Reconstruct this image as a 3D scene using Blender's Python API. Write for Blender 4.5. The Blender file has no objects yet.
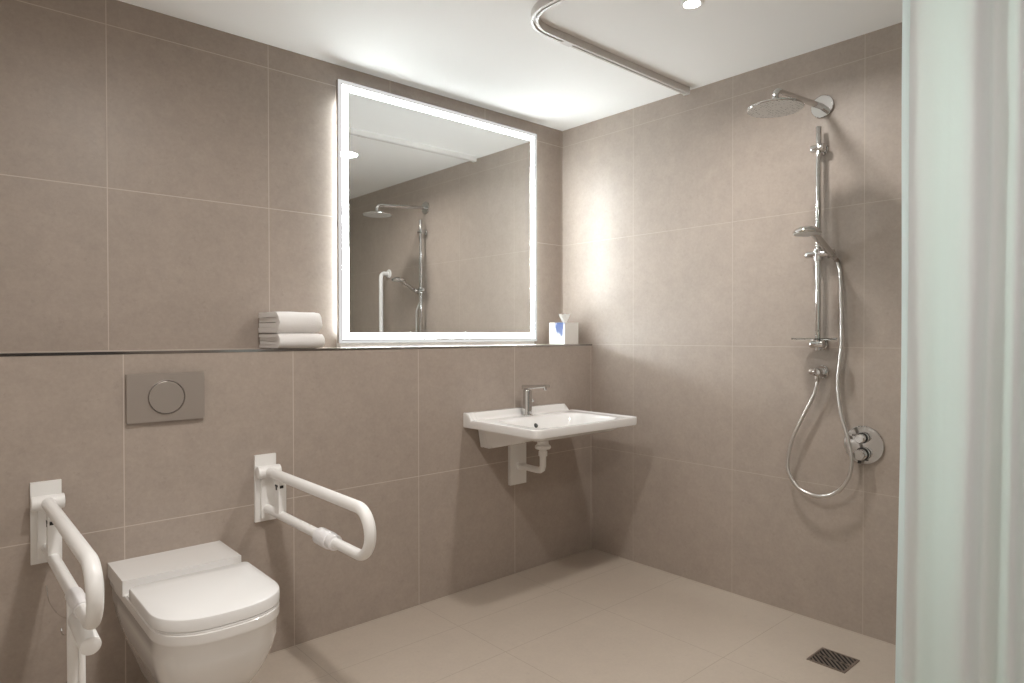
import bpy, bmesh, math, random
from mathutils import Vector, Matrix, noise
PI = math.pi
scene = bpy.context.scene
COL = scene.collection

# ------------------------------------------------------------------ measures (metres)
WX = 2.915          # right wall
YL = 2.5645         # front face of the low wall carrying the ledge
YU = 2.805          # upper back wall
H = 2.50            # ceiling
LZ = 1.20           # ledge top
XL, YR = -0.75, -1.0   # left wall, rear wall (outside the frame)
HC = 1.2572

# ------------------------------------------------------------------ materials
def mat(name, color=(.8, .8, .8), rough=.5, metal=0., spec=.5, coat=0., **kw):
    m = bpy.data.materials.new(name); m.use_nodes = True
    b = m.node_tree.nodes['Principled BSDF']
    b.inputs['Base Color'].default_value = (*color, 1)
    b.inputs['Roughness'].default_value = rough
    b.inputs['Metallic'].default_value = metal
    b.inputs['Specular IOR Level'].default_value = spec
    b.inputs['Coat Weight'].default_value = coat
    for k, v in kw.items():
        b.inputs[k].default_value = v
    return m

class NT:
    def __init__(s, m):
        s.t = m.node_tree; s.n = s.t.nodes; s.l = s.t.links
    def math(s, op, a, b=None, clamp=False):
        n = s.n.new('ShaderNodeMath'); n.operation = op; n.use_clamp = clamp
        for i, v in enumerate((a, b)):
            if v is None: continue
            if isinstance(v, (int, float)): n.inputs[i].default_value = v
            else: s.l.new(v, n.inputs[i])
        return n.outputs[0]
    def noise(s, vec, scale, detail=3, rough=.55):
        n = s.n.new('ShaderNodeTexNoise'); n.inputs['Scale'].default_value = scale
        n.inputs['Detail'].default_value = detail; n.inputs['Roughness'].default_value = rough
        s.l.new(vec, n.inputs['Vector']); return n.outputs['Fac']
    def ramp(s, fac, stops):
        n = s.n.new('ShaderNodeValToRGB'); e = n.color_ramp.elements
        while len(e) < len(stops): e.new(.5)
        for el, (p, c) in zip(e, stops):
            el.position = p; el.color = (*c, 1)
        s.l.new(fac, n.inputs['Fac']); return n.outputs['Color']
    def mix(s, fac, a, b):
        n = s.n.new('ShaderNodeMix'); n.data_type = 'RGBA'
        for sock, v in ((n.inputs[0], fac), (n.inputs[6], a), (n.inputs[7], b)):
            if isinstance(v, (int, float)): sock.default_value = v
            elif isinstance(v, tuple): sock.default_value = (*v, 1)
            else: s.l.new(v, sock)
        return n.outputs[2]

def tile_material(name, base, grout, lines, rough=.42, vary=.115, gw=.003):
    """stone-look porcelain tile; lines = list of (axis, offset, period or None)"""
    m = mat(name, base, rough, spec=.4); q = NT(m)
    b = q.n['Principled BSDF']
    pos = q.n.new('ShaderNodeNewGeometry').outputs['Position']
    sep = q.n.new('ShaderNodeSeparateXYZ'); q.l.new(pos, sep.inputs[0])
    n1 = q.noise(pos, 4.0, 6, .62); n2 = q.noise(pos, 75, 4, .7); n3 = q.noise(pos, 16, 5, .6)
    f = q.math('ADD', q.math('MULTIPLY', n1, .32), q.math('ADD', q.math('MULTIPLY', n2, .43), q.math('MULTIPLY', n3, .25)))
    lo = tuple(c * (1 - vary) for c in base); hi = tuple(c * (1 + vary) for c in base)
    col = q.ramp(f, [(.32, lo), (.68, hi)])
    # sparse darker flecks of the stone pattern
    fl = q.math('GREATER_THAN', q.noise(pos, 34, 3, .7), .655)
    col = q.mix(q.math('MULTIPLY', fl, .16), col, tuple(c * .62 for c in base))
    mask = None
    for ax, off, per in lines:
        c = sep.outputs[ax]
        if per:
            t = q.math('FRACT', q.math('ADD', q.math('DIVIDE', q.math('SUBTRACT', c, off), per), 20.5))
            d = q.math('MULTIPLY', q.math('ABSOLUTE', q.math('SUBTRACT', t, .5)), per)
        else:
            d = q.math('ABSOLUTE', q.math('SUBTRACT', c, off))
        k = q.math('LESS_THAN', d, gw / 2)
        mask = k if mask is None else q.math('MAXIMUM', mask, k)
    col = q.mix(mask, col, grout)
    q.l.new(col, b.inputs['Base Color'])
    r = q.math('ADD', q.math('MULTIPLY', n3, .12), rough - .06)
    q.l.new(q.math('ADD', r, q.math('MULTIPLY', mask, .3)), b.inputs['Roughness'])
    bp = q.n.new('ShaderNodeBump'); bp.inputs['Strength'].default_value = .05; bp.inputs['Distance'].default_value = .002
    q.l.new(n2, bp.inputs['Height']); q.l.new(bp.outputs[0], b.inputs['Normal'])
    return m

TILE = (.380, .320, .276); GROUT = (.56, .49, .435)
LX = (0, .5035, .6)
M_back = tile_material('taupe_wall_tile_back', TILE, GROUT, [LX, (2, 0, .6)])
M_ledge = tile_material('taupe_wall_tile_ledge', TILE, GROUT, [LX, (2, .6, None)])
M_right = tile_material('taupe_wall_tile_right', TILE, (.47, .40, .345), [(1, 1.0695, .598), (2, 0, .6)], gw=.0028)
M_side = tile_material('taupe_wall_tile_side', TILE, GROUT, [(1, 1.0695, .6), (2, 0, .6)])
M_floor = tile_material('beige_floor_tile', (.455, .390, .328), (.385, .33, .275),
                        [(0, 1.705, .6), (1, 1.955, .6), (1, 2.262, None)], rough=.4, vary=.07, gw=.003)
M_ceil = mat('ceiling_paint', (.87, .86, .84), .85, spec=.2)
M_paint = mat('wall_paint', (.82, .80, .77), .8, spec=.2)
M_ceramic = mat('white_ceramic', (.82, .81, .80), .12, spec=.5, coat=.3)
M_lid = mat('white_seat_plastic', (.83, .825, .82), .2)
M_white = mat('white_powder_coat', (.84, .83, .815), .32)
M_whiteplastic = mat('white_plastic', (.80, .79, .80), .4)
M_chrome = mat('chrome', (.66, .655, .65), .06, 1.)
M_satin = mat('satin_steel', (.50, .45, .41), .36, 1.)
M_plate = mat('brushed_nickel', (.50, .445, .405), .42, .85)
M_dark = mat('dark_rubber', (.02, .02, .02), .5)
M_hose = mat('hose_metal', (.66, .64, .62), .28, .9)
M_pit = mat('drain_pit', (.012, .011, .01), .7)
M_grate = mat('drain_steel', (.30, .25, .215), .4, .8)
M_mirror = mat('mirror_silver', (.86, .87, .865), .015, 1.)

M_alu = mat('white_rail_aluminium', (.62, .59, .56), .4)
M_alu_in = mat('rail_groove', (.46, .43, .40), .6)

def emit(name, color, strength):
    m = bpy.data.materials.new(name); m.use_nodes = True
    t = m.node_tree; t.nodes.remove(t.nodes['Principled BSDF'])
    e = t.nodes.new('ShaderNodeEmission'); e.inputs[0].default_value = (*color, 1); e.inputs[1].default_value = strength
    t.links.new(e.outputs[0], t.nodes['Material Output'].inputs[0]); return m
LED = (.91, .985, 1.0)
M_band = emit('mirror_light_band', LED, 90.0); M_band_top = emit('mirror_light_band_top', LED, 11.0); M_band_low = emit('mirror_light_band_low', LED, 52.0)
M_halo = emit('mirror_back_light', LED, 32.0); M_halo_low = emit('mirror_back_light_low', LED, 2.0)
M_frost = emit('glowing_acrylic_edge', (1, .99, .97), .60)
M_lamp = emit('downlight_lens', (1.0, .96, .90), 40.0)

def towel_mat():
    m = mat('white_terry', (.82, .80, .785), .95, spec=.1); q = NT(m)
    tc = q.n.new('ShaderNodeTexCoord').outputs['Object']
    bp = q.n.new('ShaderNodeBump'); bp.inputs['Strength'].default_value = .6; bp.inputs['Distance'].default_value = .003
    q.l.new(q.noise(tc, 320, 3), bp.inputs['Height']); q.l.new(bp.outputs[0], q.n['Principled BSDF'].inputs['Normal'])
    return m
M_towel = towel_mat()

def curtain_mat():
    m = bpy.data.materials.new('shower_curtain_fabric'); m.use_nodes = True; q = NT(m)
    q.n.remove(q.n['Principled BSDF'])
    out = q.n['Material Output']
    d = q.n.new('ShaderNodeBsdfDiffuse'); d.inputs[0].default_value = (.84, .79, .86, 1)
    t = q.n.new('ShaderNodeBsdfTranslucent'); t.inputs[0].default_value = (.72, .97, .86, 1)
    mx = q.n.new('ShaderNodeMixShader'); mx.inputs[0].default_value = .5
    q.l.new(d.outputs[0], mx.inputs[1]); q.l.new(t.outputs[0], mx.inputs[2]); q.l.new(mx.outputs[0], out.inputs[0])
    tc = q.n.new('ShaderNodeTexCoord').outputs['Object']
    bp = q.n.new('ShaderNodeBump'); bp.inputs['Strength'].default_value = .12; bp.inputs['Distance'].default_value = .004
    q.l.new(q.noise(tc, 60, 4), bp.inputs['Height'])
    q.l.new(bp.outputs[0], d.inputs['Normal']); q.l.new(bp.outputs[0], t.inputs['Normal'])
    return m
M_curtain = curtain_mat()

def tissue_box_mat():
    """white carton with a soft blue brush-stroke print on its left side"""
    m = mat('tissue_carton', (.8, .79, .76), .5); q = NT(m)
    tc = q.n.new('ShaderNodeTexCoord').outputs['Object']
    sp = q.n.new('ShaderNodeSeparateXYZ'); q.l.new(tc, sp.inputs[0])
    st = q.n.new('ShaderNodeMapping'); st.inputs['Scale'].default_value = (1, 1, .25); q.l.new(tc, st.inputs[0])
    n = q.noise(st.outputs[0], 60, 3)
    # print is near the front edge (low y) and in the upper two thirds of the left face (x = 0)
    fy = q.math('SUBTRACT', 1, q.math('MULTIPLY', q.math('ABSOLUTE', q.math('SUBTRACT', sp.outputs[1], .036)), 20), True)
    fz = q.math('MULTIPLY', q.math('SUBTRACT', sp.outputs[2], .03), 14, True)
    fx = q.math('LESS_THAN', sp.outputs[0], .004)
    k = q.math('MULTIPLY', q.math('MULTIPLY', fy, fz), q.math('MULTIPLY', fx, 2.2))
    k = q.math('MULTIPLY', k, q.math('ADD', q.math('MULTIPLY', n, 4.5), -1.1), True)
    col = q.mix(k, (.80, .79, .76), (.015, .04, .15))
    q.l.new(col, q.n['Principled BSDF'].inputs['Base Color']); return m
M_carton = tissue_box_mat()
M_tissue = mat('tissue_paper', (.86, .86, .85), .9, spec=.1)

def clear_mat():
    m = mat('clear_acrylic', (.93, .96, .95), .03); b = m.node_tree.nodes['Principled BSDF']
    b.inputs['Transmission Weight'].default_value = 1.; b.inputs['IOR'].default_value = 1.3
    return m
M_clear = clear_mat()

def nozzle_mat():
    m = mat('spray_face', (.5, .49, .47), .4, .3); q = NT(m)
    tc = q.n.new('ShaderNodeTexCoord').outputs['Object']
    v = q.n.new('ShaderNodeTexVoronoi'); v.inputs['Scale'].default_value = 75; v.inputs['Randomness'].default_value = .25
    q.l.new(tc, v.inputs['Vector'])
    k = q.math('LESS_THAN', v.outputs['Distance'], .27)
    q.l.new(q.mix(k, (.56, .55, .53), (.20, .20, .20)), q.n['Principled BSDF'].inputs['Base Color']); return m
M_spray = nozzle_mat()

# ------------------------------------------------------------------ mesh helpers (world coordinates)
def finish(bm, bevel=0, segs=3, smooth=35):
    if bevel:
        es = [e for e in bm.edges if len(e.link_faces) == 2 and e.calc_face_angle(0) > math.radians(30)]
        bmesh.ops.bevel(bm, geom=es, offset=bevel, segments=segs, profile=.5, affect='EDGES', clamp_overlap=True)
    bmesh.ops.recalc_face_normals(bm, faces=bm.faces)
    return bm

def box(x0, x1, y0, y1, z0, z1, bevel=0, segs=3, bm=None):
    b = bmesh.new()
    vs = [b.verts.new((x, y, z)) for x in (x0, x1) for y in (y0, y1) for z in (z0, z1)]
    for f in ((0, 1, 3, 2), (4, 6, 7, 5), (0, 4, 5, 1), (2, 3, 7, 6), (0, 2, 6, 4), (1, 5, 7, 3)):
        b.faces.new([vs[i] for i in f])
    finish(b, bevel, segs)
    return merge(bm, b)

def merge(bm, b):
    if bm is None: return b
    me = bpy.data.meshes.new('tmp'); b.to_mesh(me); b.free(); bm.from_mesh(me); bpy.data.meshes.remove(me)
    return bm

def rings(rs, cap0=True, cap1=True, bm=None, close=True):
    """skin a list of equal-length rings of points"""
    b = bmesh.new(); n = len(rs[0])
    vv = [[b.verts.new(p) for p in r] for r in rs]
    for a, c in zip(vv, vv[1:]):
        for i in range(n if close else n - 1):
            j = (i + 1) % n
            b.faces.new((a[i], a[j], c[j], c[i]))
    if cap0: b.faces.new(vv[0][::-1])
    if cap1: b.faces.new(vv[-1])
    bmesh.ops.recalc_face_normals(b, faces=b.faces)
    return merge(bm, b)

def lathe(prof, origin, axis, n=40, bm=None):
    """prof: (radius, distance along axis)"""
    ax = Vector(axis).normalized(); u = ax.orthogonal().normalized(); v = ax.cross(u); o = Vector(origin)
    rs = [[o + ax * h + (u * math.cos(2 * PI * i / n) + v * math.sin(2 * PI * i / n)) * max(r, 1e-5) for i in range(n)] for r, h in prof]
    return rings(rs, True, True, bm)

def cyl(p0, p1, r, bev=.0, n=32, bm=None, r1=None):
    p0 = Vector(p0); p1 = Vector(p1); L = (p1 - p0).length; r1 = r if r1 is None else r1
    if bev:
        prof = [(r - bev, 0), (r - bev * .3, bev * .3), (r, bev), (r1, L - bev), (r1 - bev * .3, L - bev * .3), (r1 - bev, L)]
    else: prof = [(r, 0), (r1, L)]
    return lathe(prof, p0, p1 - p0, n, bm)

def tube(pts, r, n=16, bm=None, cap=True):
    pts = [Vector(p) for p in pts]; rs = []
    T = [(pts[min(i + 1, len(pts) - 1)] - pts[max(i - 1, 0)]).normalized() for i in range(len(pts))]
    u = T[0].orthogonal().normalized()
    for i, (p, t) in enumerate(zip(pts, T)):
        u = (u - t * u.dot(t)).normalized(); v = t.cross(u)
        rr = r[i] if isinstance(r, (list, tuple)) else r
        rs.append([p + (u * math.cos(2 * PI * k / n) + v * math.sin(2 * PI * k / n)) * rr for k in range(n)])
    return rings(rs, cap, cap, bm)

def arc(c, u, v, r, a0, a1, n=12):
    c = Vector(c); u = Vector(u); v = Vector(v)
    return [c + (u * math.cos(a) + v * math.sin(a)) * r for a in (a0 + (a1 - a0) * i / n for i in range(n + 1))]

def spline(ctrl, sub=10):
    P = [Vector(p) for p in ctrl]; P = [P[0] * 2 - P[1]] + P + [P[-1] * 2 - P[-2]]; out = []
    for i in range(1, len(P) - 2):
        a, b, c, d = P[i - 1:i + 3]
        for k in range(sub):
            t = k / sub
            out.append(.5 * ((2 * b) + (c - a) * t + (2 * a - 5 * b + 4 * c - d) * t * t + (3 * b - a - 3 * c + d) * t ** 3))
    out.append(P[-2]); return out

# ------------------------------------------------------------------ object helpers
def wloc(o):
    v = Vector((0, 0, 0))
    while o is not None:
        v = v + o.location; o = o.parent
    return v

def part(name, bm, m, parent=None, smooth=35, loc=None, subsurf=0):
    """one mesh object; bm holds world coordinates"""
    base = wloc(parent) if parent else Vector((0, 0, 0))
    o_loc = Vector(loc) if loc is not None else Vector((0, 0, 0))
    bmesh.ops.translate(bm, verts=bm.verts, vec=-(base if parent else o_loc))
    me = bpy.data.meshes.new(name); bm.to_mesh(me); bm.free()
    me.materials.append(m)
    if smooth:
        me.polygons.foreach_set('use_smooth', [True] * len(me.polygons))
        me.set_sharp_from_angle(angle=math.radians(smooth))
    o = bpy.data.objects.new(name, me); COL.objects.link(o)
    if parent: o.parent = parent
    else: o.location = o_loc
    if subsurf:
        s = o.modifiers.new('Subdivision', 'SUBSURF'); s.levels = s.render_levels = subsurf
    return o

def tag(o, label, cat, group=None, kind=None):
    o['label'] = label; o['category'] = cat
    if group: o['group'] = group
    if kind: o['kind'] = kind
    return o

def thing(name, loc, label, cat, group=None):
    o = bpy.data.objects.new(name, None); COL.objects.link(o); o.empty_display_size = .05
    o.location = loc
    return tag(o, label, cat, group)

def struct(name, bm, m, label, cat):
    o = part(name, bm, m, smooth=0); o['kind'] = 'structure'
    return tag(o, label, cat)

# ------------------------------------------------------------------ the room
T = .12
struct('floor', box(XL - T, WX + T, YR - T, YU + T, -.1, 0), M_floor, 'beige stone-look tiled floor of the wet room', 'floor')
struct('ceiling', box(XL - T, WX + T, YR - T, YU + T, H, H + .1), M_ceil, 'smooth white painted ceiling', 'ceiling')
struct('wall_back', box(XL, WX, YU, YU + T, LZ, H), M_back, 'taupe tiled upper wall behind the lit mirror', 'wall')
struct('wall_ledge', box(XL, WX, YL, YU + T, 0, LZ), M_ledge, 'taupe tiled low wall with ledge behind toilet and basin', 'wall')
struct('wall_right', box(WX, WX + T, YR - T, YU + T, 0, H), M_right, 'taupe tiled wall carrying the shower', 'wall')
struct('wall_left', box(XL - T, XL, YR - T, YU + T, 0, H), M_paint, 'white painted side wall outside the view', 'wall')  # unseen wall, its white chosen to bounce fill light into the room
struct('wall_rear', box(XL, WX, YR - T, YR, 0, H), M_side, 'taupe tiled wall facing the mirror', 'wall')
# dark door added behind the camera to give the chrome dark reflections
dm = mat('added_dark_door', (.045, .036, .03), .4)
db = box(.30, 1.22, YR - .02, YR + .035, 0, 2.08, .003, 2)
db = cyl((.40, YR + .03, 1.02), (.40, YR + .075, 1.02), .010, .001, 20, db)
db = cyl((.40, YR + .075, 1.02), (.52, YR + .075, 1.02), .010, .003, 20, db)
struct('added_door_1', db, dm, 'added dark door behind the camera, for reflections in the chrome', 'door')
# chrome profile along the edge of the ledge
bt = box(XL, WX - .001, YL - .0015, YL + .01, LZ - .008, LZ + .0012, .001, 2)
struct('trim_1', bt, mat('trim_steel', (.42, .41, .41), .12, 1.), 'thin polished metal trim along the ledge edge', 'trim')

# ------------------------------------------------------------------ mirror with light band
def make_mirror():
    x0, x1, z0, z1, yf = 1.405, 2.650, 1.219, 2.417, 2.757
    r = thing('mirror', ((x0 + x1) / 2, YU, z0), 'large square mirror with glowing border standing on the tiled ledge', 'mirror')
    part('glass', box(x0, x1, yf, yf + .006, z0, z1, .0008, 1), M_mirror, r, 0)
    def ring(a, b, ya, yb, bm=None):
        bm = box(x0 + a, x1 - a, ya, yb, z1 - b, z1 - a, bm=bm); bm = box(x0 + a, x1 - a, ya, yb, z0 + a, z0 + b, bm=bm)
        bm = box(x0 + a, x0 + b, ya, yb, z0 + b, z1 - b, bm=bm); return box(x1 - b, x1 - a, ya, yb, z0 + b, z1 - b, bm=bm)
    a, b = .0185, .047
    for pos, (u0, u1, w0, w1), mm in (('top', (x0 + a, x1 - a, z1 - b, z1 - a), M_band_top), ('bottom', (x0 + a, x1 - a, z0 + a, z0 + b), M_band_low),
                                      ('left', (x0 + a, x0 + b, z0 + b, 2.22), M_band_low), ('left', (x0 + a, x0 + b, 2.22, z1 - b), M_band_top), ('right', (x1 - b, x1 - a, 1.46, 2.22), M_band),
                                      ('right', (x1 - b, x1 - a, z0 + b, 1.46), M_band_top), ('right', (x1 - b, x1 - a, 2.22, z1 - b), M_band_top)):
        lb = part('light_band', box(u0, u1, yf - .0012, yf + .001, w0, w1), mm, r, 0)
        lb['label'] = 'glowing frosted light band along the %s edge' % pos
    part('rim', ring(0, .013, yf - .0008, yf + .004), M_frost, r, 0)
    part('edge_profile', ring(0, .006, yf + .006, yf + .022), M_satin, r, 0)
    part('back_box', box(x0 + .05, x1 - .05, yf + .006, YU, z0 + .05, z1 - .05), M_white, r, 0)
    a, b = .030, .042
    for u0, u1, w0, w1, mm in ((x0 + a, x1 - a, z1 - b, z1 - a, M_halo_low), (x0 + a, x1 - a, z0 + a, z0 + b, M_halo_low),
                               (x0 + a, x0 + b, z0 + b, z1 - .09, M_halo), (x1 - b, x1 - a, z0 + b, z1 - .09, M_halo)):
        hb = part('back_light', box(u0, u1, yf + .026, YU - .004, w0, w1), mm, r, 0)
        hb['label'] = 'light strip glowing behind the mirror edge'
    part('foot_strip', box(x0 + .01, x1 - .01, yf + .010, YU, LZ + .0005, z0 + .02), M_white, r, 0)
make_mirror()

# ------------------------------------------------------------------ flush plate
def make_flush():
    x0, x1, z0, z1 = .510, .760, .953, 1.122
    cx, cz = (x0 + x1) / 2, (z0 + z1) / 2
    r = thing('flush_plate', (cx, YL, z0), 'brushed nickel flush plate with one round button above the toilet', 'flush plate')
    part('plate', box(x0, x1, YL - .014, YL + .001, z0, z1, .002, 3), M_plate, r)
    b = lathe([(.0, .0), (.055, .0), (.0565, .001), (.0565, .004)], (cx, YL - .0165, cz), (0, 1, 0), 64)
    bt = part('button', b, mat('button_nickel', (.51, .46, .42), .4, .85), r, 20)
    rg = lathe([(.0572, .0035), (.0585, 0), (.0605, 0), (.0612, .0035)], (cx, YL - .0178, cz), (0, 1, 0), 64)
    o = part('button_ring', rg, M_chrome, bt); o['label'] = 'thin chrome ring round the button'
make_flush()

# ------------------------------------------------------------------ toilet
TX = .634
def d_outline(a, yb, ys, b, p=2.4, n=56, rb=.012):
    """plan outline: straight back at yb, straight sides to ys, rounded front of depth b"""
    pts = []
    for i in range(n + 1):
        t = PI * i / n
        c, s = math.cos(t), math.sin(t)
        pts.append((TX + a * math.copysign(abs(c) ** (2 / p), c), ys - b * abs(s) ** (2 / p)))
    for k in range(1, 7): pts.append((TX - a, ys + (yb - rb - ys) * k / 6))
    pts.append((TX - a + rb * .3, yb - rb * .3)); pts.append((TX - a + rb, yb))
    for k in range(1, 6): pts.append((TX - a + rb + (2 * a - 2 * rb) * k / 6, yb))
    pts.append((TX + a - rb, yb)); pts.append((TX + a - rb * .3, yb - rb * .3))
    for k in range(6, 0, -1): pts.append((TX + a, ys + (yb - rb - ys) * k / 6))
    return pts
def ring_at(pts, z): return [(x, y, z) for x, y in pts]
def make_toilet():
    r = thing('toilet', (TX, YL, 0), 'white wall-hung toilet with closed lid between the two grab rails', 'toilet')
    # lower body: a tall rim band, then sides tapering down and back to the wall
    S = [(.4445, .174, 2.045, .158), (.4415, .1775, 2.045, .161), (.419, .1785, 2.045, .162), (.413, .177, 2.045, .161), (.407, .1725, 2.045, .157),
         (.36, .169, 2.045, .157), (.32, .162, 2.055, .152), (.28, .152, 2.07, .147), (.24, .1395, 2.09, .138), (.20, .125, 2.115, .125),
         (.16, .110, 2.15, .110), (.12, .096, 2.20, .095), (.09, .086, 2.24, .085), (.076, .076, 2.26, .07)]
    rs = [ring_at(d_outline(a, YL, ys, b, 2.5), z) for z, a, ys, b in S]
    part('bowl', rings(rs), M_ceramic, r, 40)
    # flat block behind the lid
    part('rear_cover', box(TX - .182, TX + .182, 2.338, YL - .001, .44, .4875, .008, 4), M_ceramic, r)
    ao, yso, bo = .1795, 2.046, .160
    def slab(z0, z1, a, yb, ys, b, rnd):
        out = []
        for z, d in ((z0, rnd * .6), (z0 + rnd * .6, 0), (z1 - rnd, 0), (z1 - rnd * .35, rnd * .28), (z1, rnd)):
            out.append(ring_at(d_outline(a - d, yb - d, ys, b - d, 2.5), z))
        return rings(out)
    part('seat', slab(.4445, .4495, .174, 2.325, 2.04, .154, .0015), M_lid, r, 40)
    part('lid', slab(.4495, .4880, ao, 2.275, yso, bo, .007), M_lid, r, 40)
    for s in (-1, 1):
        part('hinge', cyl((TX + s * .09, 2.305, .449), (TX + s * .12, 2.305, .449), .011, .002, 20), M_ceramic, r)
make_toilet()

# ------------------------------------------------------------------ fold-down grab rails
def make_rail(X, label, leg):
    zu, zl, yend = .729, .583, 1.744
    r = thing('grab_rail', (X, YL, .53), label, 'grab rail', 'fold-down grab rails beside the toilet')
    pl = box(X - .041, X + .041, YL - .012, YL, .532, .791, .003, 3)
    part('wall_plate', pl, M_white, r)
    # raised housing of the hinge on the plate
    part('hinge_housing', box(X - .024, X + .024, YL - .030, YL - .011, .548, .740, .006, 3), M_white, r)
    k = cyl((X - .043, YL - .038, zu), (X + .045, YL - .038, zu), .0235, .003, 28)
    part('hinge', k, M_white, r)
    # one continuous loop: upper bar, far bend, lower bar
    rr = (zu - zl) / 2; yc = yend + rr
    ru, rl = .0185, .0165
    path = [Vector((X, YL - .036, zu)), Vector((X, 2.3, zu)), Vector((X, yc + .06, zu))]
    path += arc((X, yc, (zu + zl) / 2), (0, -1, 0), (0, 0, 1), rr, PI / 2, -PI / 2, 20)
    path += [Vector((X, yc + .06, zl)), Vector((X, 2.3, zl)), Vector((X, YL - .03, zl))]
    n = len(path); rad = [ru + (rl - ru) * max(0, min(1, (i - 10) / 10)) for i in range(n)]
    part('loop', tube(path, rad, 22), M_white, r, 50)
    part('strut', box(X - .0145, X + .0145, 2.392, 2.43, zl - .004, zu, .004, 2), M_white, r)
    lb = None
    lb = box(X - .0155, X + .0155, 2.400, 2.424, zu - .038, zu - .031, .001, 1)
    lb = box(X - .0158, X + .0158, 2.408, 2.417, zu - .050, zu - .034, .001, 1, lb)
    lb = box(X - .0100, X + .0030, 2.390, 2.396, zu - .042, zu - .032, .001, 1, lb)
    la = part('latch', lb, M_dark, r); la['label'] = 'small black latch tabs'
    # sleeve clamped on the lower bar
    if leg:
        cl = cyl((X, 1.90, zl), (X, 2.03, zl), .0205, .002, 28)
    else:
        cl = cyl((X, 2.00, zl - .002), (X, 2.082, zl - .002), .0285, .004, 28)
        cl = cyl((X, 1.968, zl - .001), (X, 2.0, zl - .001), .0255, .003, 28, cl)
    part('clamp', cl, M_whiteplastic, r)
    if leg:
        lg = cyl((X - .002, 2.018, .012), (X - .002, 2.018, zl - .01), .0165, .001, 24)
        lg = cyl((X + .012, 2.000, .03), (X + .012, 2.000, zl - .05), .0075, .001, 16, lg)
        l = part('support_leg', lg, M_white, r); l['label'] = 'vertical white support leg standing on the floor'
        part('rubber_foot', cyl((X - .002, 2.018, 0), (X - .002, 2.018, .02), .021, .003, 24), M_white, l)
        rh = cyl((X + .001, 1.808, zl - .057), (X + .001, 1.985, zl - .047), .0225, .003, 30)
        part('roll_holder', rh, M_white, r)
        w = tube(spline([(X, 2.02, .478), (X, 2.10, .455), (X, 2.215, .414), (X, 2.25, .409), (X, 2.262, .416)], 6), .0017, 8)
        w = tube(spline([(X, 2.562, .455), (X, 2.53, .425), (X, 2.469, .421), (X, 2.319, .440), (X, 2.152, .481), (X, 2.03, .52)], 6), .0013, 8, w)
        part('release_wire', w, M_chrome, r)
    return r
make_rail(.2825, 'white fold-down grab rail with a support leg, left of the toilet', True)
make_rail(.986, 'white fold-down grab rail without leg, right of the toilet', False)

# ------------------------------------------------------------------ folded towels
def make_towel(z0, h, x0, x1, y0, y1, seed, label, rot):
    rnd = random.Random(seed); bm = None
    def u_profile(yf, yb, zb, zt, th, n=10):
        """closed profile of one fold: rounded at the front, both tails running to the back"""
        c = (zb + zt) / 2; R = (zt - zb) / 2; out = []; inn = []
        for i in range(9): t = i / 8; out.append((yb + (yf + R - yb) * t, zt)); inn.append((yb + (yf + R - yb) * t, zt - th))
        for i in range(1, n): a = PI / 2 + PI * i / n; out.append((yf + R + R * math.cos(a) * .9, c + R * math.sin(a))); inn.append((yf + R + (R - th) * math.cos(a) * .9, c + (R - th) * math.sin(a)))
        for i in range(9): t = 1 - i / 8; out.append((yb + (yf + R - yb) * t, zb)); inn.append((yb + (yf + R - yb) * t, zb + th))
        return out + inn[::-1]
    th = h / 4 * .97
    specs = [(y0, y1, z0, z0 + h, th, 0), (y0 + th * 1.05, y1, z0 + th, z0 + h - th, th * .99, .004)]
    for yf, yb, zb, zt, t, ins in specs:
        prof = u_profile(yf, yb, zb, zt, t)
        m = 24; rs = []
        for i in range(m + 1):
            s = i / m; e = min(s, 1 - s) * m
            pinch = 0 if e >= 2 else (.0022 if e < 1 else .0008)
            X = x0 + ins + (x1 - x0 - 2 * ins) * s
            ring = []
            for (y, z) in prof:
                zc = (zb + zt) / 2
                zz = z + (zc - z) / max(zt - zb, 1e-4) * pinch * 2
                nz = noise.noise(Vector((X * 16 + seed * 7, y * 14, z * 18)))
                nx = noise.noise(Vector((z * 60 + seed * 3, y * 22, 5 + s))) * .006 * (1 if e < 4 else .2)
                ring.append((X + nx, y + nz * .003, max(zz + nz * .0022, z0 + .0003)))
            rs.append(ring)
        bm = rings(rs, True, True, bm)
    c = Vector(((x0 + x1) / 2, (y0 + y1) / 2, z0))
    bmesh.ops.rotate(bm, verts=bm.verts, cent=c, matrix=Matrix.Rotation(rot, 3, 'Z'))
    o = part('folded_towel', bm, M_towel, None, 60, loc=c)
    return tag(o, label, 'towel', 'folded white towels on the ledge')
make_towel(LZ + .0012, .062, 1.052, 1.247, 2.578, 2.785, 3, 'folded white towel lying on the ledge under another towel', math.radians(1.5))
make_towel(LZ + .0640, .088, 1.050, 1.236, 2.580, 2.785, 8, 'folded white towel on top of the two-towel pile', math.radians(2.5))

# ------------------------------------------------------------------ tissue box
def make_tissue():
    x0, y0, z0 = 2.735, 2.615, LZ + .0014
    r = thing('tissue_box', (x0, y0, z0), 'white tissue box with a blue print in the corner of the ledge', 'tissue box')
    part('carton', box(x0, x0 + .115, y0, y0 + .125, z0, z0 + .125, .002, 2), M_carton, r)
    # pulled tissue: crumpled fan
    rs = []; cx, cy = x0 + .057, y0 + .055
    for j in range(9):
        t = j / 8; ring = []
        for i in range(36):
            a = 2 * PI * i / 36
            rad = .010 + .024 * t ** .8 + .007 * t * math.sin(a * 5 + 1.3 * t) + .004 * t * math.sin(a * 9)
            ring.append((cx + rad * math.cos(a) * 1.15, cy + rad * math.sin(a) * .55, z0 + .1245 + .046 * t + .006 * t * math.sin(a * 3 + 1)))
        rs.append(ring)
    bm = rings(rs, True, False)
    o = part('tissue', bm, M_tissue, r, 60)
make_tissue()

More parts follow.
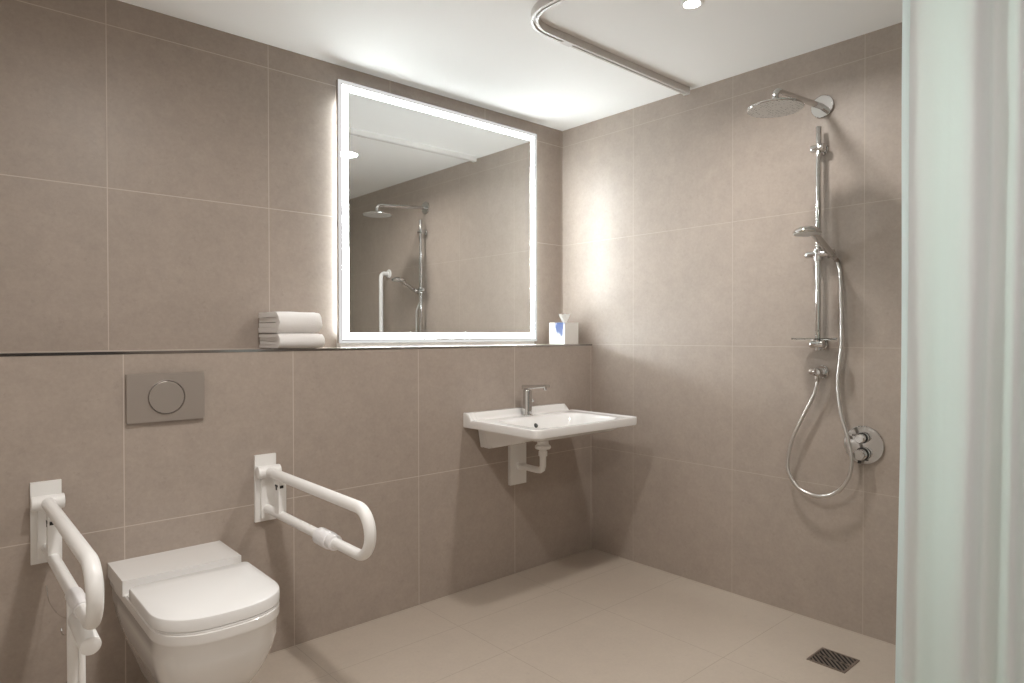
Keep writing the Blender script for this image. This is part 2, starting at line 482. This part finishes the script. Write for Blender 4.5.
# ------------------------------------------------------------------ wash basin
BX0, BX1, BY0 = 1.964, 2.684, 2.045
BC = (BX0 + BX1) / 2
def sstep(a, b, x):
    t = max(0, min(1, (x - a) / (b - a))); return t * t * (3 - 2 * t)
def make_basin():
    r = thing('wash_basin', (BC, YL, .80), 'white wall-mounted ceramic wash basin under the mirror', 'basin')
    ZD, ZB = .838, .803
    # plan outline with rounded front corners
    rc = .035; out = []
    def seg(p, q, n):
        for i in range(n): out.append((p[0] + (q[0] - p[0]) * i / n, p[1] + (q[1] - p[1]) * i / n))
    def cor(cx, cy, a0, a1, n=8):
        for i in range(n): a = a0 + (a1 - a0) * i / n; out.append((cx + rc * math.cos(a), cy + rc * math.sin(a)))
    seg((BX1, YL), (BX1, BY0 + rc), 26); cor(BX1 - rc, BY0 + rc, 0, -PI / 2)
    seg((BX1 - rc, BY0), (BX0 + rc, BY0), 36); cor(BX0 + rc, BY0 + rc, -PI / 2, -PI)
    seg((BX0, BY0 + rc), (BX0, YL), 26); seg((BX0, YL), (BX1, YL), 36)
    cx, cy = BC, 2.27
    def ztop(x, y):
        z = ZD
        # upstand against the wall
        z += .036 * sstep(2.512, 2.532, y) * (1 - sstep(BX1 - .034, BX1 - .012, x))
        # bowl: superellipse, flat shelves left and right
        u = abs(x - BC) / .288; v = abs(y - 2.262) / .186
        d = (u ** 5 + v ** 5) ** (1 / 5)
        z -= .100 * (1 - sstep(.70, 1.0, d))
        # slight raised lip all round
        e = min(x - BX0, BX1 - x, y - BY0)
        z += .004 * (1 - sstep(.012, .035, e)) if y < 2.5 else 0
        return max(z, min(zbot(x, y), ZB - .0) + .012)
    def zbot(x, y):
        z = ZB
        fx = sstep(BX0 + .084, BX0 + .106, x) * (1 - sstep(BX1 - .106, BX1 - .084, x))
        prof = .110 * max(0, min(1, (y - 2.09) / .41)) ** .85
        prof = max(prof, .034 * sstep(BY0 + .02, BY0 + .10, y))
        return z - prof * fx
    N = 44; rs = []
    def P(s, o): return (cx + (o[0] - cx) * s, cy + (o[1] - cy) * s)
    ss = [(i / N) ** .8 for i in range(1, N + 1)]; ss[-1] = .992
    top = [[(*P(s, o), ztop(*P(s, o))) for o in out] for s in ss]
    # rolled edge
    edge1 = [(*P(.998, o), ztop(*P(.992, o)) - .0025) for o in out]
    edge2 = [(*o, ztop(*P(.992, o)) - .008) for o in out]
    edge3 = [(*o, ZB + .006) for o in out]
    edge4 = [(*P(.994, o), ZB) for o in out]
    bot = [[(*P(s, o), zbot(*P(s, o))) for o in out] for s in [.98 - .95 * i / 30 for i in range(31)]]
    clampy = lambda ring: [(x, min(y, YL), z) for x, y, z in ring]
    allr = [clampy(q) for q in top + [edge1, edge2, edge3, edge4] + bot]
    # the underside reaches the wall at full depth: push the back points of the bottom rings on
    part('bowl', rings(allr), M_ceramic, r, 50)
    yo = max((y for y in [2.36 + .001 * k for k in range(100)] if ztop(BC - .004, y) < .794))
    ov = lathe([(0, -.003), (.0095, -.003), (.0115, -.002), (.0115, .006)], (BC - .004, yo - .001, .794), (0, .8, -.6), 24)
    q = part('overflow_hole', ov, M_dark, r); q['label'] = 'dark round overflow hole'
    px0, py0 = 2.306, 2.356
    dr = lathe([(0, .004), (.020, .004), (.030, .002), (.032, 0), (.032, -.004)], (px0, py0, ztop(px0, py0) - .002), (0, 0, 1), 32)
    part('drain_cap', dr, M_chrome, r)
make_basin()

def make_faucet():
    x, y, z = 2.322, 2.486, .8385
    r = thing('basin_faucet', (x, y, z), 'chrome single-lever faucet standing on the back of the basin', 'faucet')
    b = lathe([(.0275, 0), (.0275, .004), (.0245, .007), (.0235, .02), (.0235, .128), (.0215, .133), (.010, .134)], (x, y, z), (0, 0, 1), 36)
    part('body', b, M_chrome, r)
    # flat spout from the top of the body out over the bowl
    S = []
    for t in [i / 10 for i in range(11)]:
        yy = y + .022 - .168 * t; zz = z + .146 + .014 * t
        w = .0205 - .003 * t; h = .0115 - .0035 * t
        S.append([(x + w * c, yy, zz + h * q) for c, q in ((-1, -.6), (-.8, -1), (.8, -1), (1, -.6), (1, .6), (.8, 1), (-.8, 1), (-1, .6))])
    sp_ = part('spout', rings(S), M_chrome, r, 50)
    part('aerator', cyl((x, y - .130, z + .139), (x, y - .130, z + .152), .0105, .001, 20), M_chrome, sp_)
    lv = cyl((x + .018, y - .004, z + .075), (x + .034, y - .008, z + .078), .009, .002, 20)
    part('lever', lv, M_chrome, r)
make_faucet()

def make_trap():
    r = thing('waste_trap', (2.318, YL, .476), 'white wall box and bent waste pipe below the basin', 'waste pipe')
    part('wall_box', box(2.256, 2.368, YL - .020, YL - .0005, .474, .684, .003, 3), M_white, r)
    px_, py_ = 2.306, 2.356
    zh = .572
    path = [(2.314, YL - .02, zh), (2.312, 2.50, zh), (px_, py_ + .040, zh)]
    path += [(px_, py_ + .020, zh + .002), (px_, py_ + .006, zh + .010), (px_, py_, zh + .026), (px_, py_, .65), (px_, py_, .682)]
    part('pipe', tube(path, .0165, 22), M_white, r, 50)
    part('wall_rosette', cyl((2.314, YL - .034, zh), (2.314, YL - .0195, zh), .022, .003, 28), M_white, r)
    part('coupling', lathe([(.0215, 0), (.0225, .003), (.0225, .022), (.019, .026)], (px_, py_, .648), (0, 0, 1), 32), M_white, r)
    part('upper_nut', lathe([(.018, 0), (.018, .006), (.036, .010), (.040, .014), (.040, .024), (.030, .034), (.026, .060)], (px_, py_, .674), (0, 0, 1), 32), M_white, r)
make_trap()

# ------------------------------------------------------------------ overhead shower
SY = 1.24
def make_overhead():
    r = thing('overhead_shower', (WX, SY, 2.243), 'round chrome overhead shower on a straight arm high on the wall', 'shower head')
    part('wall_flange', lathe([(0, 0), (.046, 0), (.048, -.002), (.048, -.010), (.048, -.012)][::-1] and [(.048, 0), (.048, .010), (.046, .012), (.0, .012)], (WX, SY, 2.243), (-1, 0, 0), 48), M_chrome, r)
    xe = 2.484
    path = [Vector((WX - .004, SY, 2.243)), Vector((2.70, SY, 2.226)), Vector((xe + .035, SY, 2.212))]
    path += arc((xe + .032, SY, 2.179), (1, 0, 0), (0, 0, 1), .032, PI / 2, PI, 10)[1:]
    path += [Vector((xe, SY, 2.158))]
    part('arm', tube(path, .0125, 20), M_chrome, r, 50)
    h = lathe([(.016, .026), (.018, .016), (.03, .008), (.102, .0045), (.1055, .002), (.1055, -.002), (.1035, -.004)], (xe, SY, 2.140), (0, 0, 1), 64)
    hd = part('head', h, M_chrome, r, 40)
    f = part('spray_plate', lathe([(.1035, 0), (.1025, -.0015), (0, -.0015)], (xe, SY, 2.1364), (0, 0, 1), 64), M_spray, hd)
    f['label'] = 'grey spray face dotted with nozzles'
make_overhead()

# ------------------------------------------------------------------ shower rail, hand shower, hose, outlet
RX = 2.866
def make_shower_rail():
    r = thing('shower_rail', (RX, SY, 1.19), 'vertical chrome slide bar holding the hand shower on the right wall', 'shower rail')
    part('bar', cyl((RX, SY - .003, 1.188), (RX, SY - .003, 2.146), .0115, .001, 24), M_chrome, r)
    for z in (2.055, 1.213):
        b = cyl((WX, SY - .003, z), (RX - .004, SY - .003, z), .0135, .002, 24)
        b = cyl((RX, SY + .028, z), (RX, SY - .028, z), .0165, .003, 24, b)
        b = cyl((WX - .006, SY - .003, z), (WX, SY - .003, z), .022, .002, 28, b)
        part('wall_bracket', b, M_chrome, r)
    s = cyl((RX - .004, SY + .047, 1.600), (RX - .004, SY - .048, 1.600), .0145, .002, 24)
    s = cyl((RX, SY - .003, 1.572), (RX, SY - .003, 1.624), .019, .003, 24, s)
    sl = part('slider', s, M_chrome, r)
    k = cyl((RX - .004, SY - .046, 1.600), (RX - .004, SY - .070, 1.600), .019, .003, 24)
    part('holder_clip', k, M_satin, sl)
make_shower_rail()

HB = Vector((RX + .006, SY - .062, 1.588))      # base of the handle (hose end)
HT = Vector((2.735, SY - .050, 1.660))          # neck under the head
def make_hand_shower():
    r = thing('hand_shower', HB, 'chrome hand shower with round head clipped on the slide bar', 'hand shower')
    d = (HT - HB).normalized()
    part('handle', tube([HB - d * .02, HB, HB + d * .02, HB.lerp(HT, .5), HT, HT + d * .03], [.009, .0125, .0135, .0145, .0155, .014], 22), M_chrome, r, 50)
    n = Vector((-.05, .0, -1)).normalized()                 # spraying direction
    c = HT + Vector((-.050, .014, .010))
    h = lathe([(.052, .004), (.055, 0), (.054, -.006), (.045, -.016), (.026, -.024), (.012, -.028)], c, n, 48)
    hd = part('head', h, M_chrome, r, 45)
    part('spray_plate', lathe([(.0525, .002), (.050, .007), (0, .008)], c, n, 48), M_spray, hd)
    part('hose_nut', cyl(HB - d * .042, HB - d * .016, .0095, .001, 20), M_satin, r)
make_hand_shower()

def make_hose():
    d = (HT - HB).normalized(); a = HB - d * .040
    pts = [a, a + Vector((.002, -.012, -.05)), (2.884, 1.150, 1.44), (2.884, 1.147, 1.33), (2.882, 1.147, 1.20), (2.876, 1.158, 1.05), (2.862, 1.140, .93),
           (2.850, 1.106, .82), (2.846, 1.090, .735), (2.846, 1.105, .655), (2.850, 1.155, .590), (2.852, 1.228, .562), (2.855, 1.310, .580), (2.858, 1.358, .640),
           (2.862, 1.366, .70), (2.866, 1.345, .80), (2.868, 1.300, .90), (2.868, 1.256, .99), (2.868, 1.237, 1.062)]
    bm = tube(spline(pts, 12), .0072, 12)
    o = part('shower_hose', bm, M_hose, None, 60, loc=(2.866, 1.237, 1.062))
    tag(o, 'flexible metal shower hose hanging in a loop from the hand shower', 'shower hose')
make_hose()

def make_outlet():
    r = thing('hose_outlet', (WX, SY, 1.092), 'small chrome wall elbow where the shower hose starts', 'hose connector')
    part('rosette', lathe([(.030, 0), (.030, .004), (.027, .007), (.0, .007)], (WX, SY, 1.092), (-1, 0, 0), 36), M_chrome, r)
    b = cyl((WX - .005, SY, 1.092), (2.856, SY, 1.092), .0165, .003, 24)
    part('elbow', b, M_chrome, r)
    k = cyl((2.868, SY, 1.092), (2.868, SY, 1.052), .0105, .001, 20)
    part('nozzle', k, M_satin, r)
    part('side_knob', cyl((2.872, SY, 1.092), (2.872, SY + .034, 1.094), .0125, .003, 24), M_satin, r)
make_outlet()

def make_mixer():
    y, z = 1.067, .795
    r = thing('shower_mixer', (WX, y, z), 'round chrome shower mixer with two handles low on the wall', 'mixer valve')
    part('cover_plate', lathe([(.0795, 0), (.0795, .006), (.077, .0085), (0, .009)], (WX, y, z), (-1, 0, 0), 64), M_chrome, r)
    for name, zz, L, rr in (('diverter_handle', z + .031, .055, .019), ('temperature_handle', z - .036, .058, .0235)):
        b = lathe([(rr + .003, .006), (rr + .003, .014), (rr, .016), (rr, L - .004), (rr - .003, L), (0, L)], (WX, y, zz), (-1, 0, 0), 36)
        k = part(name, b, M_chrome, r)
        part('grip_ring', lathe([(rr + .0032, .017), (rr + .0034, .018), (rr + .0034, .022), (rr + .0032, .023)], (WX, y, zz), (-1, 0, 0), 36), M_dark, k)
        if 'diverter' in name:
            lv = box(WX - L + .008, WX - L + .020, y - .012, y + .055, zz - .007, zz + .007, .003, 2)
            part('lever', lv, M_chrome, k)
        else:
            lv = box(WX - L + .004, WX - L + .016, y - .005, y + .005, zz - .034, zz - .018, .002, 2)
            part('stop_button', lv, M_dark, k)
make_mixer()

def make_soap():
    z = 1.232
    c = (2.826, SY - .003, z)
    prof = [(.0, 0), (.090, .0), (.094, .002), (.094, .008), (.091, .008), (.089, .004), (.0, .004)]
    bm = lathe(prof, c, (0, 0, 1), 56)
    for v in bm.verts:
        v.co.x = c[0] + (v.co.x - c[0]) * .72
    r = thing('soap_dish', c, 'clear oval soap dish at the foot of the slide bar', 'soap dish')
    part('tray', bm, M_clear, r, 40)
make_soap()

# white grab rail on the right wall behind the curtain (seen in the mirror)
def make_wall_bar():
    y = .69
    r = thing('grab_bar', (WX, y, .95), 'white vertical grab bar on the shower wall, seen in the mirror', 'grab bar')
    p = [(WX - .002, y, .95), (2.872, y, .95)] + arc((2.872, y, .985), (1, 0, 0), (0, 0, 1), .035, -PI / 2, -PI, 8)[1:]
    p += [(2.837, y, 1.2), (2.837, y, 1.5), (2.837, y, 1.735)] + arc((2.872, y, 1.735), (1, 0, 0), (0, 0, 1), .035, PI, PI / 2, 8)[1:] + [(WX - .002, y, 1.77)]
    part('bar', tube(p, .0165, 20), M_white, r, 50)
    for z in (.95, 1.77):
        part('wall_flange', lathe([(.036, 0), (.036, .006), (.032, .010), (.017, .011)], (WX, y, z), (-1, 0, 0), 32), M_white, r)
make_wall_bar()

# ------------------------------------------------------------------ curtain rail and curtain
CX, CY = 1.724, 1.899
def make_curtain_rail():
    r = thing('curtain_rail', (CX, CY, H), 'white shower curtain rail curving along the ceiling', 'curtain rail')
    R = .16
    path = [Vector((2.872, CY, 0)), Vector((2.6, CY, 0)), Vector((2.2, CY, 0)), Vector((CX + R + .02, CY, 0))]
    path += arc((CX + R, CY - R, 0), (-1, 0, 0), (0, 1, 0), R, PI / 2, 0, 14)
    path += [Vector((CX, 1.5, 0)), Vector((CX, .8, 0)), Vector((CX, 0, 0)), Vector((CX, -.6, 0))]
    prof = [(-.0145, 0), (-.0145, -.032), (-.005, -.032), (-.005, -.022), (.005, -.022), (.005, -.032), (.0145, -.032), (.0145, 0)]
    rs = []
    for i, p in enumerate(path):
        t = (path[min(i + 1, len(path) - 1)] - path[max(i - 1, 0)]).normalized(); s = Vector((t.y, -t.x, 0))
        rs.append([Vector((p.x + s.x * a, p.y + s.y * a, H + b)) for a, b in prof])
    part('track', rings(rs), M_alu, r, 30)
    part('joint_sleeve', box(1.975, 2.03, CY - .0160, CY + .0160, H - .0335, H, .001, 1), M_alu, r)
    part('end_cap', box(2.866, 2.879, CY - .0165, CY + .0165, H - .035, H, .002, 2), M_alu, r)
make_curtain_rail()

FOLD = [(.56, .004), (.548, .0), (.540, -.012), (.528, -.020), (.50, -.008), (.47, .022), (.445, .044), (.425, .046), (.402, .028), (.386, .012),
        (.366, .020), (.348, .038), (.332, .032), (.316, .010), (.300, .004), (.284, .018), (.264, .040), (.244, .022), (.225, .0), (.20, .02)]
def fold(y):
    if y < .20: return .02 + .02 * math.sin((.20 - y) * 92)
    if y >= .56: return .004
    for i in range(len(FOLD) - 1):
        (y0, a0), (y1, a1) = FOLD[i], FOLD[i + 1]
        if y1 <= y <= y0:
            p = FOLD[max(i - 1, 0)][1]; q = FOLD[min(i + 2, len(FOLD) - 1)][1]; t = (y0 - y) / (y0 - y1)
            return .5 * (2 * a0 + (a1 - p) * t + (2 * p - 5 * a0 + 4 * a1 - q) * t * t + (3 * a0 - p - 3 * a1 + q) * t ** 3)
    return .0
def make_curtain():
    r = thing('shower_curtain', (CX, .2, .04), 'pale mint translucent shower curtain hanging in folds from the rail', 'curtain')
    N, Mz = 360, 60; ztop, zbot = H - .034, .05
    rows = []
    for j in range(Mz + 1):
        t = j / Mz; z = ztop + (zbot - ztop) * t; row = []
        for i in range(N + 1):
            u = i / N
            y = .548 - .80 * u                   # along the rail
            k = .85 + .4 * min(1, t * 1.5)
            w = noise.noise(Vector((u * 5, t * 1.7, 2.)))
            a = fold(y + w * .006 + .010 * math.sin(t * 2.6 + u * 9) * sstep(0, .06, u))
            fade = sstep(0, .05, u)
            x = CX + a * k + .004 * noise.noise(Vector((y * 22, z * 5, 7.))) * fade
            yy = y + .016 * t * (1 - sstep(0, .3, u)) + .003 * math.sin(t * 9) * (1 - fade)
            row.append((x, yy - .007, z))
        rows.append(row)
    bm = rings(rows, False, False, close=False)
    part('cloth', bm, M_curtain, r, 180)
    # stitched hem along the free edge
    hem = []
    for row in rows:
        (x, y, z), (x2, y2, _) = row[0], row[8]
        hem.append([(x - .0012, y + .002, z), (x2 - .0012, y2, z), (x2 + .0012, y2, z), (x + .0012, y + .002, z)])
    part('side_hem', rings(hem), M_curtain, r, 30)
make_curtain()

# ------------------------------------------------------------------ floor drain
def make_drain():
    x0, x1, y0, y1 = 2.530, 2.671, .990, 1.132
    r = thing('floor_drain', ((x0 + x1) / 2, (y0 + y1) / 2, 0), 'square steel floor drain grate in the shower floor', 'drain')
    fr = None; w = .008; zt = .0035
    for a in ((x0, x1, y0, y0 + w), (x0, x1, y1 - w, y1), (x0, x0 + w, y0 + w, y1 - w), (x1 - w, x1, y0 + w, y1 - w)):
        fr = box(*a, 0, zt, .0006, 1, fr)
    part('frame', fr, M_grate, r)
    part('pit', box(x0 + w, x1 - w, y0 + w, y1 - w, 0, .0006), M_pit, r)
    # diagonal slats clipped to the square, with one middle bar
    g = box((x0 + x1) / 2 - .004, (x0 + x1) / 2 + .004, y0 + w, y1 - w, .001, zt - .0004)
    a0, a1, b0, b1 = x0 + w, x1 - w, y0 + w, y1 - w; s = .0150; k = -9
    def clip(poly, ax, lim, sign):
        out = []
        for i in range(len(poly)):
            p, q = poly[i], poly[(i + 1) % len(poly)]
            ip, iq = sign * (p[ax] - lim) <= 0, sign * (q[ax] - lim) <= 0
            if ip: out.append(p)
            if ip != iq:
                t = (lim - p[ax]) / (q[ax] - p[ax]); out.append((p[0] + (q[0] - p[0]) * t, p[1] + (q[1] - p[1]) * t))
        return out
    cx, cy = (a0 + a1) / 2, (b0 + b1) / 2
    for k in range(-9, 10):
        o = k * s * 1.414; hw = .0030 * 1.414
        poly = [(cx - .2 + o - hw, cy - .2), (cx + .2 + o - hw, cy + .2), (cx + .2 + o + hw, cy + .2), (cx - .2 + o + hw, cy - .2)]
        for ax, lim, sg in ((0, a0, -1), (0, a1, 1), (1, b0, -1), (1, b1, 1)):
            poly = clip(poly, ax, lim, sg)
            if len(poly) < 3: break
        if len(poly) >= 3:
            g = rings([[(x, y, .001) for x, y in poly], [(x, y, zt - .0004) for x, y in poly]], bm=g)
    part('grate', g, M_grate, r, 0)
make_drain()

# ------------------------------------------------------------------ downlights
def make_downlight(x, y, label):
    r = thing('downlight', (x, y, H), label, 'downlight', 'recessed ceiling downlights')
    part('trim_ring', lathe([(.043, 0), (.043, -.003), (.040, -.006), (.032, -.006), (.029, -.002), (.029, 0)], (x, y, H), (0, 0, 1), 48), M_white, r)
    part('lens', lathe([(.028, -.0005), (.028, -.003), (.0, -.0045)], (x, y, H), (0, 0, 1), 32), M_lamp, r)
    return r
def lamp(x, y, power, spread=150, size=.05, color=(1, .96, .915)):
    l = bpy.data.lights.new('downlight_lamp', 'AREA'); l.shape = 'DISK'; l.size = size; l.energy = power; l.color = color
    l.spread = math.radians(spread)
    o = bpy.data.objects.new('downlight_lamp', l); COL.objects.link(o); o.location = (x, y, H - .012)
    return o
make_downlight(2.156, 1.401, 'small bright ceiling downlight above the shower')
make_downlight(.66, 1.40, 'ceiling downlight above the front of the toilet')
make_downlight(.66, -.20, 'added fill downlight behind the camera, out of view')  # unseen fixture added to go with the fill lamp
lamp(2.156, 1.401, 9.5, 160, .14)
lamp(.66, 1.40, 13.5, 170, .12)
lamp(.66, -.20, 14.0, 170, .40)  # added fill lamp behind the camera, enlarged for soft shadows

# ------------------------------------------------------------------ world, camera, view
w = bpy.data.worlds.new('World'); scene.world = w; w.use_nodes = True
w.node_tree.nodes['Background'].inputs[0].default_value = (1, .97, .93, 1)
w.node_tree.nodes['Background'].inputs[1].default_value = .0

yaw, pitch, roll = math.radians(41.705), math.radians(-.6034), math.radians(-.0899)
f = Vector((math.sin(yaw) * math.cos(pitch), math.cos(yaw) * math.cos(pitch), math.sin(pitch)))
rv = Vector((math.cos(yaw), -math.sin(yaw), 0)); uv = rv.cross(f)
r2 = rv * math.cos(roll) + uv * math.sin(roll); u2 = -rv * math.sin(roll) + uv * math.cos(roll)
cam = bpy.data.cameras.new('camera'); co = bpy.data.objects.new('camera', cam); COL.objects.link(co)
cam.sensor_fit = 'HORIZONTAL'; cam.sensor_width = 36; cam.lens = 657.714 / 1024 * 36; cam.clip_start = .01
mw = Matrix((r2, u2, -f)).transposed().to_4x4(); mw.translation = (0, 0, HC); co.matrix_world = mw
scene.camera = co

scene.view_settings.view_transform = 'Standard'; scene.view_settings.look = 'None'
scene.view_settings.gamma = 1; scene.view_settings.use_curve_mapping = False
scene.view_settings.exposure = 0.30
scene.cycles.max_bounces = 10; scene.cycles.diffuse_bounces = 6; scene.cycles.glossy_bounces = 6; scene.cycles.transmission_bounces = 8
scene.cycles.caustics_reflective = False; scene.cycles.caustics_refractive = False
scene.cycles.use_denoising = True
scene.cycles.sample_clamp_indirect = 6
